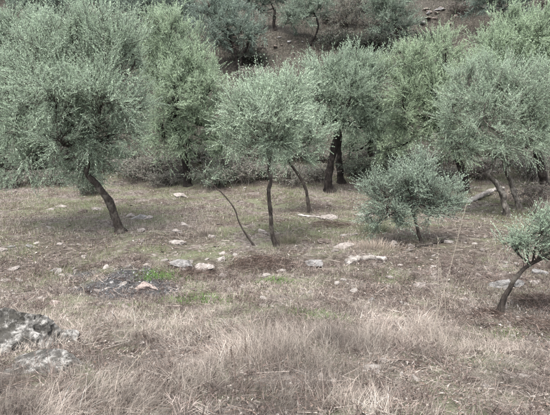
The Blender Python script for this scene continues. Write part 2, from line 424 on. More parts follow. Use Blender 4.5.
T3 = olive([[(277, 246), (273, 236), (271, 222), (270, 205), (269, 190), (271, 180), (269, 170), (270.5, 155), (270, 140), (268, 122)]],
      [(254.4, 106, 23.4, 20, -0.1), (281.3, 100, 23.4, 20, 0.1), (242.6, 120, 19.8, 25, 0), (269.5, 122, 28.8, 26, -0.5), (289.7, 114, 21.6, 25, 0), (235.1, 137, 16.2, 14, 0.1), (262.8, 148, 21.6, 13, -0.2), (284.6, 144, 16.2, 13, 0), (298.1, 104, 13.5, 18, 0.3), (269.5, 114, 25.2, 22, 0.7)],
      13, .047, color=np.array([.264, .326, .242]), label='slender olive tree with thin wavy dark trunk in the centre', dens=130)
T3c = olive([[(310, 213), (308, 200), (304, 186), (297, 173), (290, 163), (288, 150)]],
      [(284, 142, 22, 18), (310, 138, 20, 20), (298, 158, 18, 10)], 14, .05, 'young olive with thin leaning stem just behind the centre tree', dens=80, leafL=.066, leafW=.016)
T4 = olive([[(329, 192), (328, 178), (332, 160), (336, 140), (338, 120)], [(341, 183), (340, 168), (339, 150), (340, 130)]],
      [(328, 73, 24, 18), (354, 69, 27, 17), (375, 80, 14, 17), (318, 92, 24, 24), (350, 95, 30, 26, -.5), (376, 106, 17, 20), (334, 120, 28, 16, -.3), (364, 124, 20, 14), (312, 118, 18, 14), (345, 85, 30, 25, .8)],
      15, .16, 'broad olive tree on two thick blackish trunks right of centre', dens=62, leafL=.076, leafW=.0150, bark=M_BARKD, color=SAGE*.92)
T5 = olive([[(371, 174), (371, 163), (370, 150), (374, 138)]],
      [(368, 138, 22, 18), (388, 124, 22, 22), (365, 114, 18, 18), (396, 146, 18, 14), (350, 148, 12, 12)],
      16, .13, 'low far olive with short dark trunk above the small bluish tree', dens=50, leafL=.08, leafW=.02, bark=M_BARKD, color=SAGE*.9)
T6 = olive([[(464, 192), (463, 178), (460, 162), (452, 142), (444, 120)]],
      [(420, 60, 24, 22), (446, 52, 20, 20), (399, 72, 18, 22), (404, 101, 24, 26, -.4), (436, 95, 25, 25, -.4), (409, 130, 25, 22), (440, 130, 25, 22), (462, 148, 18, 14), (385, 146, 16, 16), (425, 85, 30, 30, .9)],
      17, .15, color=np.array([.250, .312, .206]), label='broad olive with dark trunk behind the small bluish tree', dens=62, leafL=.076, leafW=.0150, bark=M_BARKD)
T7 = olive([[(508, 216), (505, 203), (503, 193), (495, 182), (487, 174), (492, 165), (497, 148)], [(519, 210), (515, 196), (511, 182), (505, 167), (504, 148), (505, 130)]],
      [(470, 84, 26, 23), (500, 80, 26, 20), (455, 110, 20, 26), (485, 115, 30, 26, -.5), (520, 95, 26, 26), (535, 120, 24, 26), (463, 143, 22, 18), (500, 148, 28, 14, -.3), (530, 146, 24, 16), (546, 92, 22, 25), (500, 100, 40, 30, .9)],
      18, .082, 'olive tree on twin pale twisted trunks at the right', dens=82, bark=M_BARKP)
T8 = olive([[(545, 192), (542, 170), (535, 140), (528, 110)]],
      [(490, 50, 24, 24), (515, 36, 28, 26), (541, 30, 25, 26), (474, 65, 18, 18), (548, 60, 25, 25), (520, 64, 25, 20), (566, 45, 22, 28), (560, 95, 25, 30), (548, 130, 22, 24), (525, 50, 35, 30, .9)],
      19, .15, color=np.array([.248, .314, .208]), label='tallest olive crown filling the top right corner', dens=62, leafL=.076, leafW=.0150, bark=M_BARKD)
T0 = olive([[(2, 180), (0, 160), (-2, 130), (0, 100)]],
      [(8, 42, 22, 22), (-14, 66, 26, 30), (22, 68, 14, 16), (14, 22, 18, 14), (-5, 100, 28, 30), (35, 25, 14, 14), (-10, 140, 25, 22), (30, 130, 25, 25)],
      20, .15, 'greyish olive tree at the left edge behind the leaning tree', dens=50, leafL=.08, leafW=.02, bark=M_BARKD, color=SAGE*.85)
S1 = olive([[(421, 243), (419, 234), (416, 222), (412, 207), (412, 195)]],
      [(385, 194, 20, 16), (408, 184, 26, 19, -.1), (434, 193, 26, 18), (450, 204, 16, 12), (388, 212, 24, 13), (374, 222, 12, 12), (400, 222, 14, 8), (430, 214, 24, 9, -.1), (425, 168, 17, 12), (372, 188, 9, 9), (410, 200, 30, 15, .5)],
      21, .036, 'small bushy bluish olive with low rounded crown', name='young_olive_tree', group='young olives', dens=150, color=BLUE, leafL=.052, leafW=.012, shootL=.27, silver=.3, K=16)
S2 = olive([[(499, 313), (502, 304), (505, 296), (510, 288), (514, 280), (521, 272), (528, 266), (546, 256)]],
      [(528, 240, 20, 14), (556, 234, 26, 18), (513, 246, 11, 7), (546, 221, 18, 9), (580, 240, 22, 20), (540, 252, 20, 8, -.1)],
      22, .040, 'small olive on crooked leaning trunk at the right edge', name='young_olive_tree', group='young olives', dens=170, color=SAGE*.9, leafL=.046, leafW=.009, shootL=.22, K=18, fine=False)
# bare leaning sapling beside the centre tree
P, y_ = stem_px([(254, 246), (247, 236), (239, 222), (234, 208), (222, 193), (207, 180)], dy=.3)
sap = grow('olive_sapling', [P], lobes_px([(205, 176, 6, 6, .3)], y_), 23, .021, dens=6, shootL=.22, K=12, sides=8)
tag(sap, 'thin bare leaning sapling stem left of the centre tree', 'sapling')

# hillside trees: smaller in the picture, coarser leaves
def hill_olive(base, L, seed, label, color=DUSK, dens=32, stems=None, **kw):
    b = at(*base)
    st = stems or [[base, (base[0]-1, base[1]-10), (base[0], base[1]-22)]]
    return olive(st, L, seed, kw.pop('R0', .12), label, group='olive trees up the hillside', dens=dens, k=1.22, leafL=.12, leafW=.027, K=14, shootL=.42, bark=M_BARKD, color=color, sides=9, **kw)
hill_olive((238, 73), [(213, 32, 20, 16), (240, 28, 20, 12), (256, 38, 12, 9), (208, 14, 16, 10), (232, 8, 20, 9, .6)], 31, 'dusky hillside olive with forked dark trunk above the centre tree',
           stems=[[(238, 73), (237, 60), (233, 44), (226, 32)], [(239, 73), (242, 58), (247, 45), (250, 36)]], color=DUSK*1.15)
hill_olive((312, 42), [(300, 14, 18, 12), (318, 5, 14, 12), (290, 18, 10, 8)], 32, 'bluish hillside tree with thin bowed stem, left of the rubble', color=BLUE*.75,
           stems=[[(310, 44), (316, 34), (318, 22), (312, 10)]], R0=.08)
hill_olive((398, 50), [(392, 10, 20, 16), (384, 34, 13, 9), (402, 28, 12, 12), (380, 6, 14, 12)], 33, 'bluish hillside tree just left of the heaped hillside stones', color=BLUE*.72)
hill_olive((348, 44), [(348, 6, 14, 14), (356, 22, 10, 12), (340, 20, 9, 12)], 34, 'sparse brownish hillside tree between two bluish ones', color=np.array([.10, .088, .075]), dens=16, R0=.07)
hill_olive((160, 50), [(150, 6, 20, 12), (176, 4, 18, 12), (130, 10, 16, 12), (185, 22, 12, 14)], 35, 'dark hillside tree peeping above the tall pale olive', color=DUSK*.8)
hill_olive((45, 48), [(40, 5, 22, 12), (62, 2, 18, 12), (20, 0, 16, 10)], 36, 'dark hillside tree above the left edge olive', color=DUSK*.85)
hill_olive((100, 40), [(95, -6, 22, 12), (118, 0, 18, 12)], 37, 'dark hillside tree above the big leaning olive', color=DUSK*.8)
hill_olive((505, 38), [(498, -4, 18, 12), (520, 0, 20, 12), (478, 4, 12, 8)], 38, 'dark hillside tree above the top right olive crown', color=DUSK*.95)
hill_olive((275, 30), [(268, -6, 22, 12), (252, 4, 14, 10)], 39, 'dark hillside tree cut by the top edge near the centre', color=DUSK*.8)

# ------------------------------------------------------------------ low brush
def bush_mesh(name, seed, h=.7, w=.8, stems=60, leaf=None, dens=10, stemc=(.16, .13, .115)):
    r_ = np.random.default_rng(seed); gs = Geo(); gl = Geo()
    A = np.column_stack([r_.normal(0, w*.22, stems), r_.normal(0, w*.22, stems), np.full(stems, -.05)])
    az = r_.uniform(0, 6.28, stems); reach = w*r_.uniform(.2, 1, stems); hh = h*r_.uniform(.45, 1.1, stems)
    prev = A; pts = []
    for s in (.25, .5, .75, 1.):
        Q = A+np.column_stack([np.cos(az)*reach*s**1.3, np.sin(az)*reach*s**1.3, hh*np.sin(s*1.9)])+r_.normal(0, .05, (stems, 3))
        cc = np.array(stemc)*r_.uniform(.6, 1.5, (stems, 1))
        thin_prisms(gs, prev, Q, .008*(1.25-s), cc); pts.append((prev, Q)); prev = Q
    for a, b in pts[1:]:
        n = dens*stems//3; k = r_.integers(0, stems, n); t = r_.random((n, 1)); base = a[k]*(1-t)+b[k]*t
        d = norm(b[k]-a[k])+r_.normal(0, .8, (n, 3)); L = r_.uniform(.08, .28, n)
        slivers(gs, base, base+norm(d)*L[:, None], .0035, np.array(stemc)*r_.uniform(.6, 1.7, (n, 1)))
        if leaf is not None:
            leaves_on(gl, r_, base, d, L, 6, .07, .026, tone_fn(r_, np.array(leaf), .1, .3))
    return gs.mesh(name+'_stems', M_LITTER), (gl.mesh(name+'_leaves', M_LEAF) if leaf is not None else None)
BUSH = {'dry': [bush_mesh('dry', 50+k, stems=80, leaf=(.135, .128, .110), dens=9, stemc=(.16, .14, .126)) for k in range(3)],
        'green': [bush_mesh('green', 60+k, stems=60, leaf=(.120, .142, .110), dens=16, stemc=(.10, .086, .076)) for k in range(3)],
        'rust': [bush_mesh('rust', 70+k, stems=60, leaf=(.105, .088, .078), dens=10, stemc=(.10, .083, .075)) for k in range(3)],
        'dark': [bush_mesh('dark', 80+k, stems=60, leaf=(.036, .040, .034), dens=12, stemc=(.04, .034, .031)) for k in range(3)]}
brush_n = [0]
def bush(px, py, kind, w, h, label, group):
    k = brush_n[0]; brush_n[0] += 1
    b = at(px, py); ms, ml = BUSH[kind][k % 3]
    o = link('bush', None, loc=b-[0, 0, .02], rotz=k*1.7); o.scale = (w/.8, w/.8, h/.7)
    link('stems', ms, o)
    if ml: tag(link('foliage', ml, o), kind='stuff')
    return tag(o, label, 'bush', group)
G1 = 'low bushes along the foot of the slope'; G2 = 'scrub on the hillside'
for a in [(88, 194, 'green', .7, .75, 'dark green bush at the foot of the slope behind the bent trunk'),
          (55, 184, 'dry', 1., .6, 'greyish dry bush under the big leaning olive crown'),
          (15, 186, 'dry', 1.1, .7, 'dry bush under the left edge olive'),
          (140, 180, 'dry', 1.2, .8, 'dry thicket between the leaning and the tall pale olive'),
          (165, 186, 'dry', .9, .55, 'low dry bush left of the tall pale olive trunk'),
          (215, 188, 'green', .9, .8, 'grey green bush right of the tall pale olive trunk'),
          (240, 183, 'dry', 1.1, .8, 'dry bush behind the leaning sapling'),
          (262, 180, 'green', .8, .7, 'grey green bush behind the centre tree trunk'),
          (290, 184, 'dry', 1.1, .75, 'dry bush behind the young leaning stem'),
          (316, 180, 'dry', .9, .6, 'dry bush left of the two blackish trunks'),
          (356, 178, 'green', .9, .8, 'pale green bush right of the two blackish trunks'),
          (385, 176, 'green', 1., .7, 'grey green bush behind the small bluish olive'),
          (445, 182, 'dry', .9, .6, 'dry bush left of the dark trunk behind the bluish olive'),
          (480, 178, 'rust', 1.1, .55, 'rusty dry bush behind the pale fallen log'),
          (540, 205, 'rust', .9, .6, 'rusty dry bush right of the twin pale trunks'),
          (535, 180, 'dry', 1.1, .9, 'tall dry bush at the right edge below the crowns')]:
    bush(*a, G1)
belt = []
for k in range(34):
    belt.append((-10+k*17+rng.uniform(-6, 6), rng.uniform(146, 176), ['dry', 'rust', 'dry', 'green', 'dry'][k % 5], rng.uniform(.8, 1.3), rng.uniform(.35, .65)))
rb = np.random.default_rng(91)
hill_bush = []
for k in range(130):
    px = rb.uniform(-20, 570); py = rb.uniform(-8, 105)
    kd = rb.choice(['rust', 'rust', 'dark', 'dry', 'dark'])
    if (258 < px < 335 and 22 < py < 80 and k % 3) or (398 < px < 462 and py < 45): continue
    if (60 < px < 230 or 440 < px < 570) and py > 45: continue
    hill_bush.append((px, py, kd, rb.uniform(.8, 1.5), rb.uniform(.45, .9)))
for px, py, w, h in ((340, 50, 1.5, .9), (425, 44, 1.4, .7), (252, 66, 1.3, .7), (378, 50, 1.4, .9)):
    hill_bush.append((px, py, 'dark', w, h))
ORD = ['leftmost', 'second from left', 'third from left', 'fourth from left', 'fifth from left', 'sixth from left', 'seventh from left', 'eighth from left', 'ninth from left']
def zoned(items, head, tail, zones):
    """one label per (kind, zone); several in a zone are told apart by their order from the left"""
    by = {}
    for q, it in enumerate(items):
        z = next(n for lim, n in zones if it[0] < lim); by.setdefault((it[2], z), []).append(q)
    out = [None]*len(items)
    for (kd, z), qs in by.items():
        qs.sort(key=lambda q: items[q][0])
        for r, q in enumerate(qs):
            o = '' if len(qs) == 1 else ', '+(ORD[r] if r < len(qs)-1 else 'rightmost')
            out[q] = f'{head[kd]} {tail} {z}{o}'
    return out
HZ = [(40, 'above the left edge olive'), (100, 'above the leaning olive'), (150, 'left of the tall pale olive'), (205, 'above the tall pale olive'), (262, 'round the forked hillside olive'),
      (330, 'near the bowed bluish tree'), (372, 'by the sparse brownish tree'), (415, 'below the bluish hillside tree'), (465, 'by the rubble heap'), (520, 'above the twin trunk olive'), (999, 'at the right edge')]
for it, lb in zip(hill_bush, zoned(hill_bush, {'rust': 'rusty scrub', 'dark': 'blackish scrub', 'dry': 'greyish dry scrub'}, 'on the hill', HZ)):
    bush(*it, lb, G2)
BZ = [(45, 'left of the leaning olive'), (110, 'behind the bent trunk'), (165, 'left of the tall olive trunk'), (225, 'right of the tall olive trunk'), (285, 'behind the centre tree'),
      (335, 'behind the young leaning stem'), (385, 'right of the blackish trunks'), (450, 'behind the small bluish olive'), (510, 'behind the twin pale trunks'), (999, 'at the right edge')]
for it, lb in zip(belt, zoned(belt, {'rust': 'rusty bush', 'green': 'grey green bush', 'dry': 'pale dry bush'}, 'in the brush belt', BZ)):
    bush(*it, lb, 'brush belt behind the trunks')

# ------------------------------------------------------------------ stones
def ico(sub):
    t = (1+5**.5)/2
    V = [(-1, t, 0), (1, t, 0), (-1, -t, 0), (1, -t, 0), (0, -1, t), (0, 1, t), (0, -1, -t), (0, 1, -t), (t, 0, -1), (t, 0, 1), (-t, 0, -1), (-t, 0, 1)]
    F = [(0, 11, 5), (0, 5, 1), (0, 1, 7), (0, 7, 10), (0, 10, 11), (1, 5, 9), (5, 11, 4), (11, 10, 2), (10, 7, 6), (7, 1, 8), (3, 9, 4), (3, 4, 2), (3, 2, 6), (3, 6, 8), (3, 8, 9), (4, 9, 5), (2, 4, 11), (6, 2, 10), (8, 6, 7), (9, 8, 1)]
    V = [np.array(v)/np.linalg.norm(v) for v in V]
    for _ in range(sub):
        mid = {}; G = []
        def m(a, b):
            k = (min(a, b), max(a, b))
            if k not in mid:
                v = V[a]+V[b]; V.append(v/np.linalg.norm(v)); mid[k] = len(V)-1
            return mid[k]
        for a, b, c in F:
            ab, bc, ca = m(a, b), m(b, c), m(c, a); G += [(a, ab, ca), (b, bc, ab), (c, ca, bc), (ab, bc, ca)]
        F = G
    return np.array(V), np.array(F)
ICO = {k: ico(k) for k in (1, 2, 3, 4, 5)}
def rock_shape(seed, sub, planes=13, bumpy=.09, freq=2.8, k_=38.):
    r_ = np.random.default_rng(seed); D, F = ICO[sub]
    n = norm(r_.normal(size=(planes, 3))); dd = r_.uniform(.5, 1., planes)
    dots = D@n.T; q = np.where(dots > .08, dd/np.maximum(dots, .08), 9.)
    r = -np.log(np.sum(np.exp(-q*k_), 1)+np.exp(-k_*1.2))/k_
    r = r*(1+bumpy*fbm(D[:, 0]*freq+seed, D[:, 1]*freq, D[:, 2]*freq, s=seed, o=4))
    return D*r[:, None], F
def stone(px, py, w, h, mat, label, yaw=0., group=None, tilt=0., name='stone', sub=3, deep=.7, cat='stone', world=None, sink=.46):
    b = at(px, py) if world is None else world
    s = px_m(b[1]); hx = w*s/2; hz = h*s/2*.92
    seed = int(abs(px*31+py*17)) % 9973
    Vv, F = rock_shape(seed, sub)
    Vv = Vv*[hx*1.1, hx*deep*1.1, hz*1.1]
    c, s_ = math.cos(tilt), math.sin(tilt); Vv = Vv@np.array([[c, 0, s_], [0, 1, 0], [-s_, 0, c]]).T
    c, s_ = math.cos(yaw), math.sin(yaw); Vv = Vv@np.array([[c, -s_, 0], [s_, c, 0], [0, 0, 1]]).T
    q = b+np.array([0, hx*deep*.4, 0]); q[2] = terrain(q[0], q[1])+hz*(1-2*sink)
    o = link(name, mesh_np(name, Vv, None, F, smooth=False, mat=mat), loc=q)
    return tag(o, label, cat, group)
L_, G_, B_, K_ = M_ROCK, M_ROCKG, M_ROCKB, M_ROCKP
STONES = [
 (181, 197, 14, 5, L_, 'flat pale stone lying before the tall pale olive trunk'),
 (177, 233, 12, 7, L_, 'rounded pale stone left of the leaning sapling, lower of a close pair'),
 (182, 226, 10, 6, L_, 'small pale stone touching the back of a rounded one left of the sapling'),
 (176, 244, 17, 6, L_, 'tilted flat pale stone in front of the rounded pair left of the sapling'),
 (140, 219, 18, 7, G_, 'wide flat grey stone just right of the bent trunk'),
 (130, 217, 11, 6, L_, 'pale stone between the bent trunk and the wide flat grey stone'),
 (148, 219, 9, 6, L_, 'small pale block at the right end of the wide flat grey stone'),
 (141, 231, 12, 5, L_, 'thin pale slab a step before the wide flat grey stone'),
 (102, 233, 13, 7, B_, 'brown stone at the left foot of the bent trunk'),
 (82, 213, 11, 6, B_, 'brown stone behind and left of the bent trunk'),
 (97, 210, 9, 5, L_, 'small pale stone behind the bent trunk'),
 (59, 207, 12, 4, L_, 'thin flat pale stone under the leaning crown, farther of two'),
 (51, 210, 10, 4, L_, 'thin flat pale stone under the leaning crown, nearer of two'),
 (28, 247, 9, 4, G_, 'grey stone in the grass at left, alone below the brush'),
 (3, 251, 11, 5, L_, 'pale stone at the left edge of the grove floor'),
 (11, 248, 8, 4, G_, 'small grey stone beside the pale one at the left edge'),
 (60, 245, 6, 4, L_, 'tiny pale stone left of the bent trunk foot'),
 (84, 258, 6, 5, L_, 'small whitish stone between the bent trunk and the ash patch'),
 (14, 270, 10, 6, L_, 'pale stone at far left above the lichen boulder'),
 (54, 271, 13, 5, G_, 'flat grey stone left of the ash patch'),
 (61, 276, 7, 4, L_, 'small pale stone just below the flat grey one left of the ash'),
 (145, 290, 25, 10, K_, 'pinkish flat stone lying on the dark ash patch'),
 (98, 292, 8, 7, L_, 'whitish block on the left rim of the ash patch'),
 (111, 308, 10, 8, L_, 'whitish stone in front of the ash patch, left of a pair'),
 (125, 308, 10, 6, L_, 'whitish stone in front of the ash patch, right of a pair'),
 (112, 284, 6, 4, G_, 'small grey stone on the back half of the ash patch'),
 (142, 273, 7, 5, G_, 'small grey stone at the back rim of the ash patch'),
 (55, 304, 14, 7, K_, 'pinkish stone lying alone right above the lichen boulder'),
 (222, 261, 9, 8, L_, 'upright whitish stone right of the long fallen slab'),
 (221, 278, 9, 8, L_, 'whitish block in front of the right end of the fallen slab'),
 (182, 267, 22, 9, G_, 'left piece of the long grey fallen slab'),
 (202, 270, 24, 10, L_, 'right paler piece of the long fallen slab'),
 (211, 237, 8, 6, L_, 'small pale stone left of the sapling foot'),
 (262, 233, 10, 7, L_, 'pale stone tucked left of the centre tree trunk'),
 (262, 284, 8, 6, L_, 'small pale stone in front of the brown twig heap'),
 (282, 272, 9, 8, L_, 'whitish block at the right side of the brown twig heap'),
 (296, 247, 6, 4, L_, 'tiny white stone at the right foot of the centre tree'),
 (331, 219, 17, 7, L_, 'pale block at the end of the grey fallen branch'),
 (328, 243, 20, 7, B_, 'dark flat stone right of the centre tree'),
 (344, 248, 22, 7, L_, 'pale flat stone just in front of the dark flat one'),
 (365, 216, 19, 6, L_, 'flat pale stone left of the small bluish olive'),
 (395, 246, 9, 9, L_, 'pale upright stone under the small bluish olive crown'),
 (315, 266, 22, 6, G_, 'long low grey stone in front of the centre tree, to its right'),
 (420, 287, 17, 5, L_, 'flat pale stone in dry grass right of the picture middle'),
 (373, 303, 11, 8, G_, 'rounded grey stone in dry grass near the middle'),
 (365, 309, 8, 5, L_, 'small pale stone just left of the rounded grey one'),
 (390, 278, 8, 5, L_, 'small pale stone in front of the long pale log'),
 (400, 267, 6, 5, L_, 'tiny pale stone right of the long pale log'),
 (502, 288, 24, 13, G_, 'large grey slab behind the crooked trunk at the right'),
 (519, 286, 15, 10, G_, 'grey block right of the crooked trunk'),
 (542, 274, 15, 9, G_, 'grey stone under the right edge olive crown'),
 (534, 284, 12, 7, L_, 'pale stone below the right edge olive crown'),
 (467, 301, 9, 5, L_, 'small pale stone left of the crooked trunk'),
 (482, 312, 10, 5, G_, 'small grey stone at the left foot of the crooked trunk'),
 (509, 325, 7, 8, L_, 'upright pale stone in front of the crooked trunk'),
 (385, 362, 11, 5, L_, 'pale stone in foreground grass, upper of two'),
 (377, 373, 9, 5, L_, 'pale stone in foreground grass, lower of two'),
 (472, 381, 17, 9, B_, 'brown stone in the foreground grass at right'),
 (95, 414, 15, 7, L_, 'pale stone cut by the bottom edge at left'),
 (447, 242, 16, 5, L_, 'thin pale slab behind the dark log under the bluish olive'),
 (400, 160, 12, 7, L_, 'pale stone on the slope foot above the bluish olive'),
 (375, 160, 9, 6, L_, 'pale stone on the slope foot beside the far short trunk'),
 (492, 172, 12, 6, L_, 'pale stone seen behind the bend of the twin pale trunks'),
]
for k, (px, py, w, h, m_, lb) in enumerate(STONES):
    stone(px, py, w, h, m_, lb, yaw=rng.uniform(-.5, .5), tilt=rng.uniform(-.18, .18), sub=2 if w < 7 else (3 if w < 18 else 4), group='loose stones of the grove floor')
# hillside rubble
rh = np.random.default_rng(5)
NTH = ['first', 'second', 'third', 'fourth', 'fifth', 'sixth', 'seventh', 'eighth', 'ninth', 'tenth', 'eleventh', 'twelfth']
pts = sorted([(438+rh.normal(0, 15), 17+rh.normal(0, 5)) for _ in range(12)])
for k, (px, py) in enumerate(pts):
    stone(px, py, rh.uniform(4, 9), rh.uniform(2.5, 4.5), G_ if k % 3 == 0 else B_, f'{NTH[k]} stone from the left in the hilltop rubble heap at upper right', yaw=rh.uniform(0, 3), group='hillside rubble heap', sub=2)
pts = sorted([(278+rh.normal(0, 18), 46+rh.normal(0, 9)) for _ in range(11)])
for k, (px, py) in enumerate(pts):
    stone(px, py, rh.uniform(2.5, 5), rh.uniform(1.5, 3), B_ if k % 2 else G_, f'{NTH[k]} stone from the left on the bare slope beside the forked hillside olive', yaw=rh.uniform(0, 3), group='scattered hillside stones', sub=2)
# lichen boulder, left foreground
def boulder(px, py, hx, hy, hz, seed, label, yaw, sink):
    b = at(px, py); Vv, F = rock_shape(seed, 5, 14, .13, 2.2)
    k = fbm(Vv[:, 0]*3.2, Vv[:, 1]*3.2, Vv[:, 2]*3.2, s=seed+3, o=6); kr = 1-np.abs(fbm(Vv[:, 0]*2.1+5, Vv[:, 1]*2.1, Vv[:, 2]*3.4, s=seed+8, o=4))
    Vv = Vv*(1+.055*k[:, None]-.2*np.clip(kr-.72, 0, 1)[:, None])
    Vv = Vv*[hx, hy, hz]; c, s_ = math.cos(yaw), math.sin(yaw); Vv = Vv@np.array([[c, -s_, 0], [s_, c, 0], [0, 0, 1]]).T
    o = link('boulder', mesh_np('boulder', Vv, None, F, smooth=False, mat=M_BOULD), loc=b+np.array([0, 0, -hz*sink]))
    return tag(o, label, 'boulder')
boulder(2, 344, .92, .48, .66, 301, 'big dark grey boulder blotched with pale lichen at the left edge', -.25, .18)
boulder(45, 369, .42, .26, .18, 305, 'lower pale lichened boulder half sunk in dry grass at left', .2, .3)

# fallen wood
def log(pts, r, label, name='fallen_log', mat=M_WOOD, sides=13, lift=None, cat='log', rough=.42, group=None):
    P = np.array([at(px, py)+[0, 0, l] for (px, py), l in zip(pts, lift or [r*.5]*len(pts))])
    root = P[0].copy(); g = Geo(); n = max(8, 8*len(P)); R = np.full(n, r)*np.linspace(1, .65, n)*(1+.12*np.sin(np.arange(n)*1.3))
    tube(g, spline(P-root, n), R, sides, rough, int(pts[0][0])); o = link(name, g.mesh(name, mat, True), loc=root)
    return tag(o, label, cat, group)
log([(347, 264), (358, 261), (372, 260), (386, 261)], .062, 'long pale weathered log lying right of the centre')
log([(467, 203), (478, 200), (490, 195), (503, 193)], .085, 'pale log propped behind the twin pale trunks', lift=[.05, .09, .14, .16])
log([(416, 247), (426, 246), (437, 244), (446, 241)], .045, 'dark log on the ground under the small bluish olive', mat=M_BARK)
log([(298, 216), (308, 217), (320, 218), (333, 221)], .03, 'grey fallen branch beside the young leaning stem', name='fallen_branch', cat='branch')
log([(486, 175), (496, 168), (508, 166), (515, 160)], .06, 'pale dead limb lying behind the bend of the twin trunks', lift=[.05, .1, .2, .3], name='dead_limb', cat='branch')

# ------------------------------------------------------------------ grass, litter, twigs
def blades(g, r_, P, az, lean, L, Wd, C, curl=.5, segs=3):
    n = len(P); dirh = np.column_stack([np.cos(az), np.sin(az), np.zeros(n)])
    side = np.column_stack([-np.sin(az+r_.normal(0, .6, n)), np.cos(az), np.zeros(n)]); side = norm(side)
    V = np.empty((n, 2*segs+1, 3)); pos = P.copy(); ang = lean.copy(); st = L/segs
    for s in range(segs):
        w = (Wd*(1-.75*s/segs))[:, None]*.5
        V[:, 2*s] = pos-side*w; V[:, 2*s+1] = pos+side*w
        pos = pos+(dirh*np.sin(ang)[:, None]+np.array([0, 0, 1])*np.cos(ang)[:, None])*st[:, None]
        ang = ang+curl*r_.uniform(.2, 1, n)
    V[:, -1] = pos; m = 2*segs+1; b = np.arange(n)[:, None]*m
    Q = np.concatenate([b+np.array([[2*s, 2*s+1, 2*s+3, 2*s+2]]) for s in range(segs-1)]) if segs > 1 else None
    T = b+np.array([[2*segs-2, 2*segs-1, 2*segs]])
    g.add(V.reshape(-1, 3), Q, T, np.repeat(C, m, 0))
def palette(r_, n, cs, var=.18):
    cs = np.array(cs); c = cs[r_.integers(0, len(cs), n)]; return np.clip(c*(1+var*r_.normal(size=(n, 1))), .01, .7)
def on_ground(x, y, dz=0.): return np.column_stack([x, y, terrain(x, y)+dz])
def fov_points(r_, n, y0, y1, p=1.):
    y = np.sqrt(r_.uniform(y0**2, y1**2, n)) if p == 1. else r_.uniform(y0, y1, n)
    x = r_.uniform(-1, 1, n)*(.62*y+.8); return x, y
STRAW = [(.190, .163, .138), (.228, .200, .171), (.145, .122, .105), (.098, .080, .069), (.275, .246, .213), (.168, .139, .120)]
r_ = np.random.default_rng(101)
# dry grass of the near bank: drooping tufts in clumps, flattened thatch, brown dead weeds between
g = Geo(); flow = lambda x, y: 6.0*fbm(x*.35+2, y*.35, s=66, o=2)
x, y = fov_points(r_, 10500, 1.7, 8.2); dn = np.clip(.5+.75*fbm(x*.75, y*.75, s=61, o=4), 0, 1)
stand = np.zeros(len(x))
for (a_, b_), w_, f_ in (((105, 385), 1.0, 1.), ((170, 350), .9, .8), ((45, 405), .7, .7), ((345, 345), .6, .55), ((432, 335), .7, .6), ((500, 395), .7, .5), ((255, 350), .7, .6), ((300, 410), .6, .4)):
    c_ = at(a_, b_); stand = np.maximum(stand, f_*np.exp(-((x-c_[0])**2+(y-c_[1])**2)/(w_*.75)**2))
dn = np.clip(.45*dn+.75*stand*(.5+dn), 0, 1)
edge = 1-sstep(3.2, 8.0, y+1.1*noise3(x*.7, y*.7, s=62)); keep = r_.random(len(x)) < np.clip(dn**1.2*1.0, .05, 1)*np.clip(edge, .04, 1)
keep &= ash_mask(x, y) < .2
x, y = x[keep], y[keep]; nt_ = len(x); dn = dn[keep]
cnt = r_.integers(22, 58, nt_); k = np.repeat(np.arange(nt_), cnt); n = len(k)
sz = r_.uniform(.45, 1.3, nt_)*(.45+.75*dn)*(1.05-.4*sstep(4.5, 7.5, y)); taz = flow(x, y)+r_.normal(0, .8, nt_)
bx = x[k]+r_.normal(0, .06, n); by = y[k]+r_.normal(0, .06, n)
az = taz[k]+r_.normal(0, 1.0, n); lean = np.abs(r_.normal(.45, .55, n)); L = .215*sz[k]*r_.uniform(.4, 1.6, n)
tc = palette(r_, nt_, STRAW, .15)[k]*(.8+.45*dn[k])[:, None]*(1+.24*r_.normal(size=(n, 1))); tc = np.clip(tc*np.clip(1+.55*fbm(x*1.4+4, y*1.4, s=97, o=3), .45, 1.5)[k][:, None], .02, .5)
blades(g, r_, on_ground(bx, by, -.01), az, lean, L, r_.uniform(.0013, .0032, n), tc, .8, 3)
n = 90000; x, y = fov_points(r_, n, 1.7, 9.2); dn = np.clip(.5+.75*fbm(x*1.3, y*1.3, s=67, o=4), 0, 1)
kp = r_.random(n) < (1-.9*sstep(4.6, 9.2, y))*(.3+.9*dn)*(1-.93*ash_mask(x, y))*(1-.55*soil_mask(x, y)); x, y, dn = x[kp], y[kp], dn[kp]; n = len(x)
blades(g, r_, on_ground(x, y, r_.uniform(0, .055, n)*(.4+dn)), flow(x, y)+r_.normal(0, 1.2, n), r_.uniform(.8, 1.6, n), r_.uniform(.04, .17, n), r_.uniform(.0012, .0034, n), palette(r_, n, STRAW, .3)*((.65+.5*dn)*np.clip(1+.55*fbm(x*1.4+4, y*1.4, s=97, o=3), .4, 1.4))[:, None], .45, 2)
tag(link('dry_grass', g.mesh('dry_grass', M_GRASS)), 'tall bleached dry grass covering the near bank', 'grass', kind='stuff')
g = Geo(); n = 900; x, y = fov_points(r_, n, 1.9, 8.6); A = on_ground(x, y, -.02)
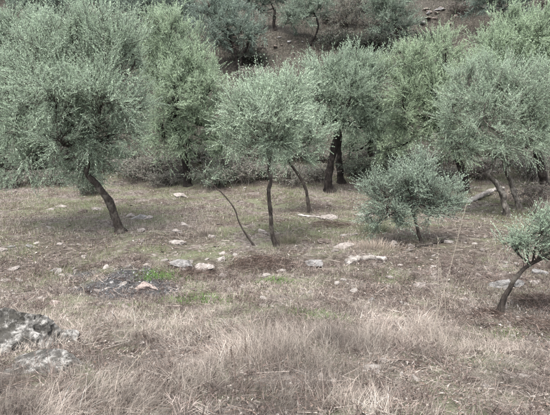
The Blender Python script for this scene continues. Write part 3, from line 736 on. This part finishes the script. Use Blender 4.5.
for q in range(n):
    m = r_.integers(14, 34); c0 = palette(r_, 1, [(.062, .046, .040), (.099, .077, .067), (.130, .108, .096), (.081, .062, .056)], .25)
    h_ = r_.uniform(.06, .2); a0 = np.repeat(A[q:q+1], m, 0)+r_.normal(0, .05, (m, 3))*[1, 1, 0]
    d_ = norm(r_.normal(0, .8, (m, 3))*[1, 1, .3]+[0, 0, .55]); b0 = a0+d_*h_*r_.uniform(.5, 1.3, (m, 1)); slivers(g, a0, b0, .0028, c0*r_.uniform(.6, 1.5, (m, 1)))
    m2 = m*3; kk = r_.integers(0, m, m2); t = r_.uniform(.35, 1, (m2, 1)); a1 = a0[kk]*(1-t)+b0[kk]*t
    slivers(g, a1, a1+norm(d_[kk]+r_.normal(0, .8, (m2, 3)))*r_.uniform(.03, .1, (m2, 1)), .0017, c0*r_.uniform(.6, 1.6, (m2, 1)))
tag(link('dead_weeds', g.mesh('dead_weeds', M_LITTER)), 'brown twiggy dead weeds tangled through the dry grass', 'weeds', kind='stuff')
# short stubble of the terrace
g = Geo(); n = 260000; x, y = fov_points(r_, n, 4.6, 20.5, 2)
d = np.clip(.5+.7*fbm(x*1.6, y*1.6, s=71, o=5), 0, 1); gm = green_mask(x, y); kp = (r_.random(n) < np.clip(d**1.5*1.5, .04, 1)) & (r_.random(n) > np.maximum(ash_mask(x, y)*.96, .72*soil_mask(x, y)))
x, y, gm = x[kp], y[kp], gm[kp]; n = len(x)
wild = np.clip(.5+.8*fbm(x*.45, y*.45, s=73, o=3), 0, 1)
isg = r_.random(n) < np.clip(.06+.75*wild**1.5*sstep(6.5, 9, y)+.9*gm, 0, 1)
c = np.where(isg[:, None], palette(r_, n, [(.105, .122, .056), (.078, .100, .041), (.140, .148, .084)], .2), palette(r_, n, STRAW, .25)*1.15)
c = np.where(((gm > .4) & isg)[:, None], palette(r_, n, [(.070, .140, .032), (.087, .158, .042), (.105, .147, .059)], .2), c)
L = r_.uniform(.04, .13, n)*(.7+.5*d[kp])*(1-.25*(gm > .4))
blades(g, r_, on_ground(x, y, -.005), r_.uniform(0, 6.28, n), np.abs(r_.normal(.6, .5, n)), L, r_.uniform(.003, .0065, n)*(.7+.045*y), c, .5, 1)
tag(link('short_grass', g.mesh('short_grass', M_GRASS)), 'short mixed dry and green turf of the terrace', 'grass', kind='stuff')
# extra fresh green in the patches
g = Geo()
for (c0, a, b), s in zip(GREEN, GREEN_S):
    if s < .55: continue
    n = int(9000*a*b*s); x = c0[0]+r_.normal(0, a*.5, n); y = c0[1]+r_.normal(0, b*.5, n)
    kp = r_.random(n) < green_mask(x, y)+.05; x, y = x[kp], y[kp]; n = len(x)
    blades(g, r_, on_ground(x, y, -.005), r_.uniform(0, 6.28, n), np.abs(r_.normal(.5, .4, n)), r_.uniform(.03, .09, n), r_.uniform(.005, .011, n), palette(r_, n, [(.075, .118, .038), (.087, .161, .038), (.059, .115, .025)], .2), .6, 2)
tag(link('green_grass', g.mesh('green_grass', M_GRASS)), 'fresh bright green grass sprouting in patches', 'grass', kind='stuff')
# dead leaves and bark crumbs
g = Geo(); n = 150000; x, y = fov_points(r_, n, 2., 21, 2)
d = .5+.5*fbm(x*.8+3, y*.8, s=81, o=4); kp = r_.random(n) < np.clip(d*1.3-.1, .08, 1); x, y = x[kp], y[kp]; n = len(x)
P = on_ground(x, y, r_.uniform(.003, .03, n)); a = r_.uniform(0, 6.28, n); tl = r_.normal(0, .45, (n, 2))
u = np.column_stack([np.cos(a), np.sin(a), tl[:, 0]]); v = np.column_stack([-np.sin(a), np.cos(a), tl[:, 1]])
Ls = (r_.uniform(.015, .05, n)*(.8+.03*y))[:, None]; Ws = Ls*r_.uniform(.25, .6, (n, 1))
V = np.stack([P-u*Ls*.5-v*Ws*.2, P+v*Ws*.6, P+u*Ls*.5-v*Ws*.1], 1).reshape(-1, 3)
c = palette(r_, n, [(.090, .064, .050), (.056, .041, .035), (.135, .105, .088), (.217, .197, .178), (.112, .083, .069), (.071, .060, .055), (.165, .143, .128)], .25)
am = ash_mask(x, y)[:, None]; grey = palette(r_, n, [(.05, .05, .05), (.03, .03, .03), (.11, .11, .112), (.19, .19, .19)], .3); c = np.where(r_.random((n, 1)) < am, grey, c)
g.add(V, None, np.arange(n)[:, None]*3+np.arange(3)[None], np.repeat(c, 3, 0))
tag(link('leaf_litter', g.mesh('leaf_litter', M_LITTER)), 'dead leaves and crumbs strewn over the grove floor', 'litter', kind='stuff')
# fallen twigs
g = Geo(); n = 7000; x, y = fov_points(r_, n, 2., 20, 2); a = r_.uniform(0, 6.28, n); L = r_.uniform(.06, .32, n)
A = on_ground(x, y, r_.uniform(.005, .03, n)); x2, y2 = x+np.cos(a)*L, y+np.sin(a)*L; Bp = on_ground(x2, y2, r_.uniform(.005, .05, n))
thin_prisms(g, A, Bp, r_.uniform(.0015, .004, n), palette(r_, n, [(.10, .075, .06), (.17, .135, .115), (.30, .26, .23)], .25))
tag(link('fallen_twigs', g.mesh('fallen_twigs', M_LITTER)), 'thin dead twigs strewn over the grove floor', 'twigs', kind='stuff')
# pebbles
g = Geo(); n = 3000; x, y = fov_points(r_, n, 3.5, 20, 2); cl = np.clip(.5+.9*fbm(x*.55, y*.55, s=95, o=3), 0, 1); cl = np.maximum(cl, .9*np.exp(-((x-2.6)**2/3.+(y-8)**2/5.)))
kp = r_.random(n) < cl**2.2; x, y = x[kp], y[kp]; n = len(x); CH = [rock_shape(400+k, 1, 9, .05) for k in range(8)]
for q in range(n):
    s_ = .012+.055*r_.random()**3.2; v_, F1 = CH[q % 8]; v_ = v_*[1.35*s_, .95*s_, .5*s_]
    a = r_.uniform(0, 6.28); ca, sa = math.cos(a), math.sin(a); tl = r_.normal(0, .25); v_ = v_+np.outer(v_[:, 0]*tl, [0, 0, 1]); v_ = v_@np.array([[ca, sa, 0], [-sa, ca, 0], [0, 0, 1]])
    g.add(v_+on_ground(np.array([x[q]]), np.array([y[q]]), s_*.12)[0], None, F1, np.array([(.15, .136, .124), (.105, .093, .084), (.18, .166, .152), (.068, .057, .05)][q % 4])*r_.uniform(.8, 1.1))
tag(link('pebbles', g.mesh('pebbles', M_LITTER)), 'small loose stone chips scattered through the turf', 'pebbles', kind='stuff')
# dead bracken and grass over the hillside
g = Geo(); n = 130000; y = r_.uniform(19, 44, n); x = r_.uniform(-1, 1, n)*(.62*y+1)
d = .5+.5*fbm(x*.5, y*.5, s=85, o=4); kp = r_.random(n) < np.clip(d*1.2, .1, 1); x, y = x[kp], y[kp]; n = len(x)
blades(g, r_, on_ground(x, y, -.01), r_.uniform(0, 6.28, n), np.abs(r_.normal(.7, .5, n)), r_.uniform(.1, .35, n), r_.uniform(.012, .03, n),
       palette(r_, n, [(.055, .047, .038), (.078, .069, .057), (.036, .031, .026), (.12, .108, .09), (.050, .058, .036)], .25), .5, 1)
tag(link('dead_bracken', g.mesh('dead_bracken', M_LITTER)), 'reddish brown dead undergrowth covering the hillside', 'undergrowth', kind='stuff')

# heaps of brown prunings
def heap(px, py, w, h, n, label, cs, seed):
    r2 = np.random.default_rng(seed); b = at(px, py); g = Geo()
    ang = r2.uniform(0, 6.28, n); rad = np.sqrt(r2.random(n)); A = np.column_stack([np.cos(ang)*rad*w, np.sin(ang)*rad*w*.7, h*(1-rad**2)*r2.random(n)])
    d = r2.normal(size=(n, 3))*[1, 1, .35]; Ls = r2.uniform(.08, .35, n); A2 = A-norm(d)*Ls[:, None]*.5; B2 = A+norm(d)*Ls[:, None]*.5
    for q in (A2, B2): q[:, 2] = np.maximum(q[:, 2]+0, terrain(q[:, 0]+b[0], q[:, 1]+b[1])-b[2])
    thin_prisms(g, A2, B2, r2.uniform(.0012, .0038, n), palette(r2, n, cs, .35))
    return tag(link('twig_heap', g.mesh('twig_heap', M_LITTER), loc=b), label, 'brushwood', 'heaps of brushwood')
BR = [(.045, .030, .024), (.075, .053, .043), (.026, .019, .016), (.13, .102, .087)]
heap(262, 266, .62, .20, 900, 'brown heap of prunings in front of the centre tree', BR, 1)
heap(196, 277, .45, .13, 450, 'brown brushwood at the foot of the long fallen slab', BR, 2)
heap(487, 316, .22, .10, 350, 'dark brushwood heap at the foot of the crooked trunk', BR, 3)
heap(538, 303, .40, .14, 500, 'brown brushwood heap at the right edge below the crooked olive', BR, 4)
heap(330, 225, .5, .1, 350, 'brown brushwood scattered below the grey fallen branch', BR, 5)
heap(530, 330, .5, .1, 350, 'flattened brown brushwood in the lower right corner', BR, 6)
heap(140, 184, 1.2, .35, 900, 'grey brown brushwood bank behind the bent trunk', [(.10, .085, .075), (.15, .13, .117), (.06, .05, .046)], 7)
# pale grass tussock beside the bluish olive and others
def tussock(px, py, w, h, n, label, seed, cs=STRAW):
    r2 = np.random.default_rng(seed); b = at(px, py); g = Geo()
    x = r2.normal(0, w*.35, n); y = r2.normal(0, w*.3, n); az = np.arctan2(y, x)+r2.normal(0, .7, n)
    P = np.column_stack([x, y, terrain(x+b[0], y+b[1])-b[2]-.01])
    blades(g, r2, P, az, np.abs(r2.normal(.25, .3, n)), h*r2.uniform(.5, 1.2, n), r2.uniform(.003, .007, n), palette(r2, n, cs, .2), .5, 3)
    return tag(link('grass_tussock', g.mesh('grass_tussock', M_GRASS), loc=b), label, 'grass tussock', 'grass tussocks', kind='stuff')
tussock(374, 249, .7, .22, 900, 'pale dry grass tussock left of the small bluish olive', 1, [(.260, .217, .177), (.223, .180, .143), (.298, .260, .217)])
tussock(290, 243, .3, .28, 350, 'thin green grey tussock at the foot of the centre tree', 2, [(.118, .118, .074), (.161, .149, .105)])
tussock(375, 232, .5, .35, 700, 'green grey tussock at the left skirt of the small bluish olive', 3, [(.099, .118, .074), (.136, .143, .099)])
tussock(205, 235, .35, .25, 400, 'dry tussock around the sapling lower stem', 4)
tussock(40, 352, .9, .22, 500, 'sprawling dry grass between the two lichen boulders', 6)
tussock(545, 215, .4, .6, 500, 'tall pale tussock right of the twin pale trunks', 5)

# tall single stalks
def stalk(px0, py0, px1, py1, label, r=.003, c=(.30, .265, .215), Yf=0.):
    b = at(px0, py0); e = at_y(px1, py1, b[1]+Yf); g = Geo()
    m = (b+e)/2+np.array([.02, 0, .03]); P = spline([b-[0, 0, .04], m, e], 14)
    tube(g, P-b, np.linspace(r, r*.4, 14), 5, color=np.array(c))
    r2 = np.random.default_rng(int(px0)); n = 26; t = r2.uniform(.72, 1, n); A = (b+(e-b)*t[:, None])-b
    thin_prisms(g, A, A+r2.normal(0, .012, (n, 3))+norm(e-b)*.025, .0018, np.array(c)*.9)
    return tag(link('dry_stalk', g.mesh('dry_stalk', M_GRASS), loc=b), label, 'dry stalk', 'tall dry stalks')
stalk(434, 345, 438, 238, 'tall straight straw stalk rising in front of the bluish olive trunk')
stalk(428, 345, 466, 205, 'tallest straw stalk, leaning right past the bluish olive')
stalk(446, 350, 440, 265, 'shorter straw stalk beside the tall straight one')
stalk(84, 348, 83, 283, 'pale stalk standing right of the lichen boulder')
stalk(90, 352, 84, 300, 'shorter pale stalk right of the lichen boulder', r=.0025)
stalk(246, 392, 245, 338, 'dark dead stalk in the foreground grass, right of two', c=(.10, .075, .06))
stalk(234, 398, 231, 348, 'dark dead stalk in the foreground grass, left of two', c=(.10, .075, .06))
stalk(108, 395, 150, 345, 'straw stalk leaning right in the left foreground')
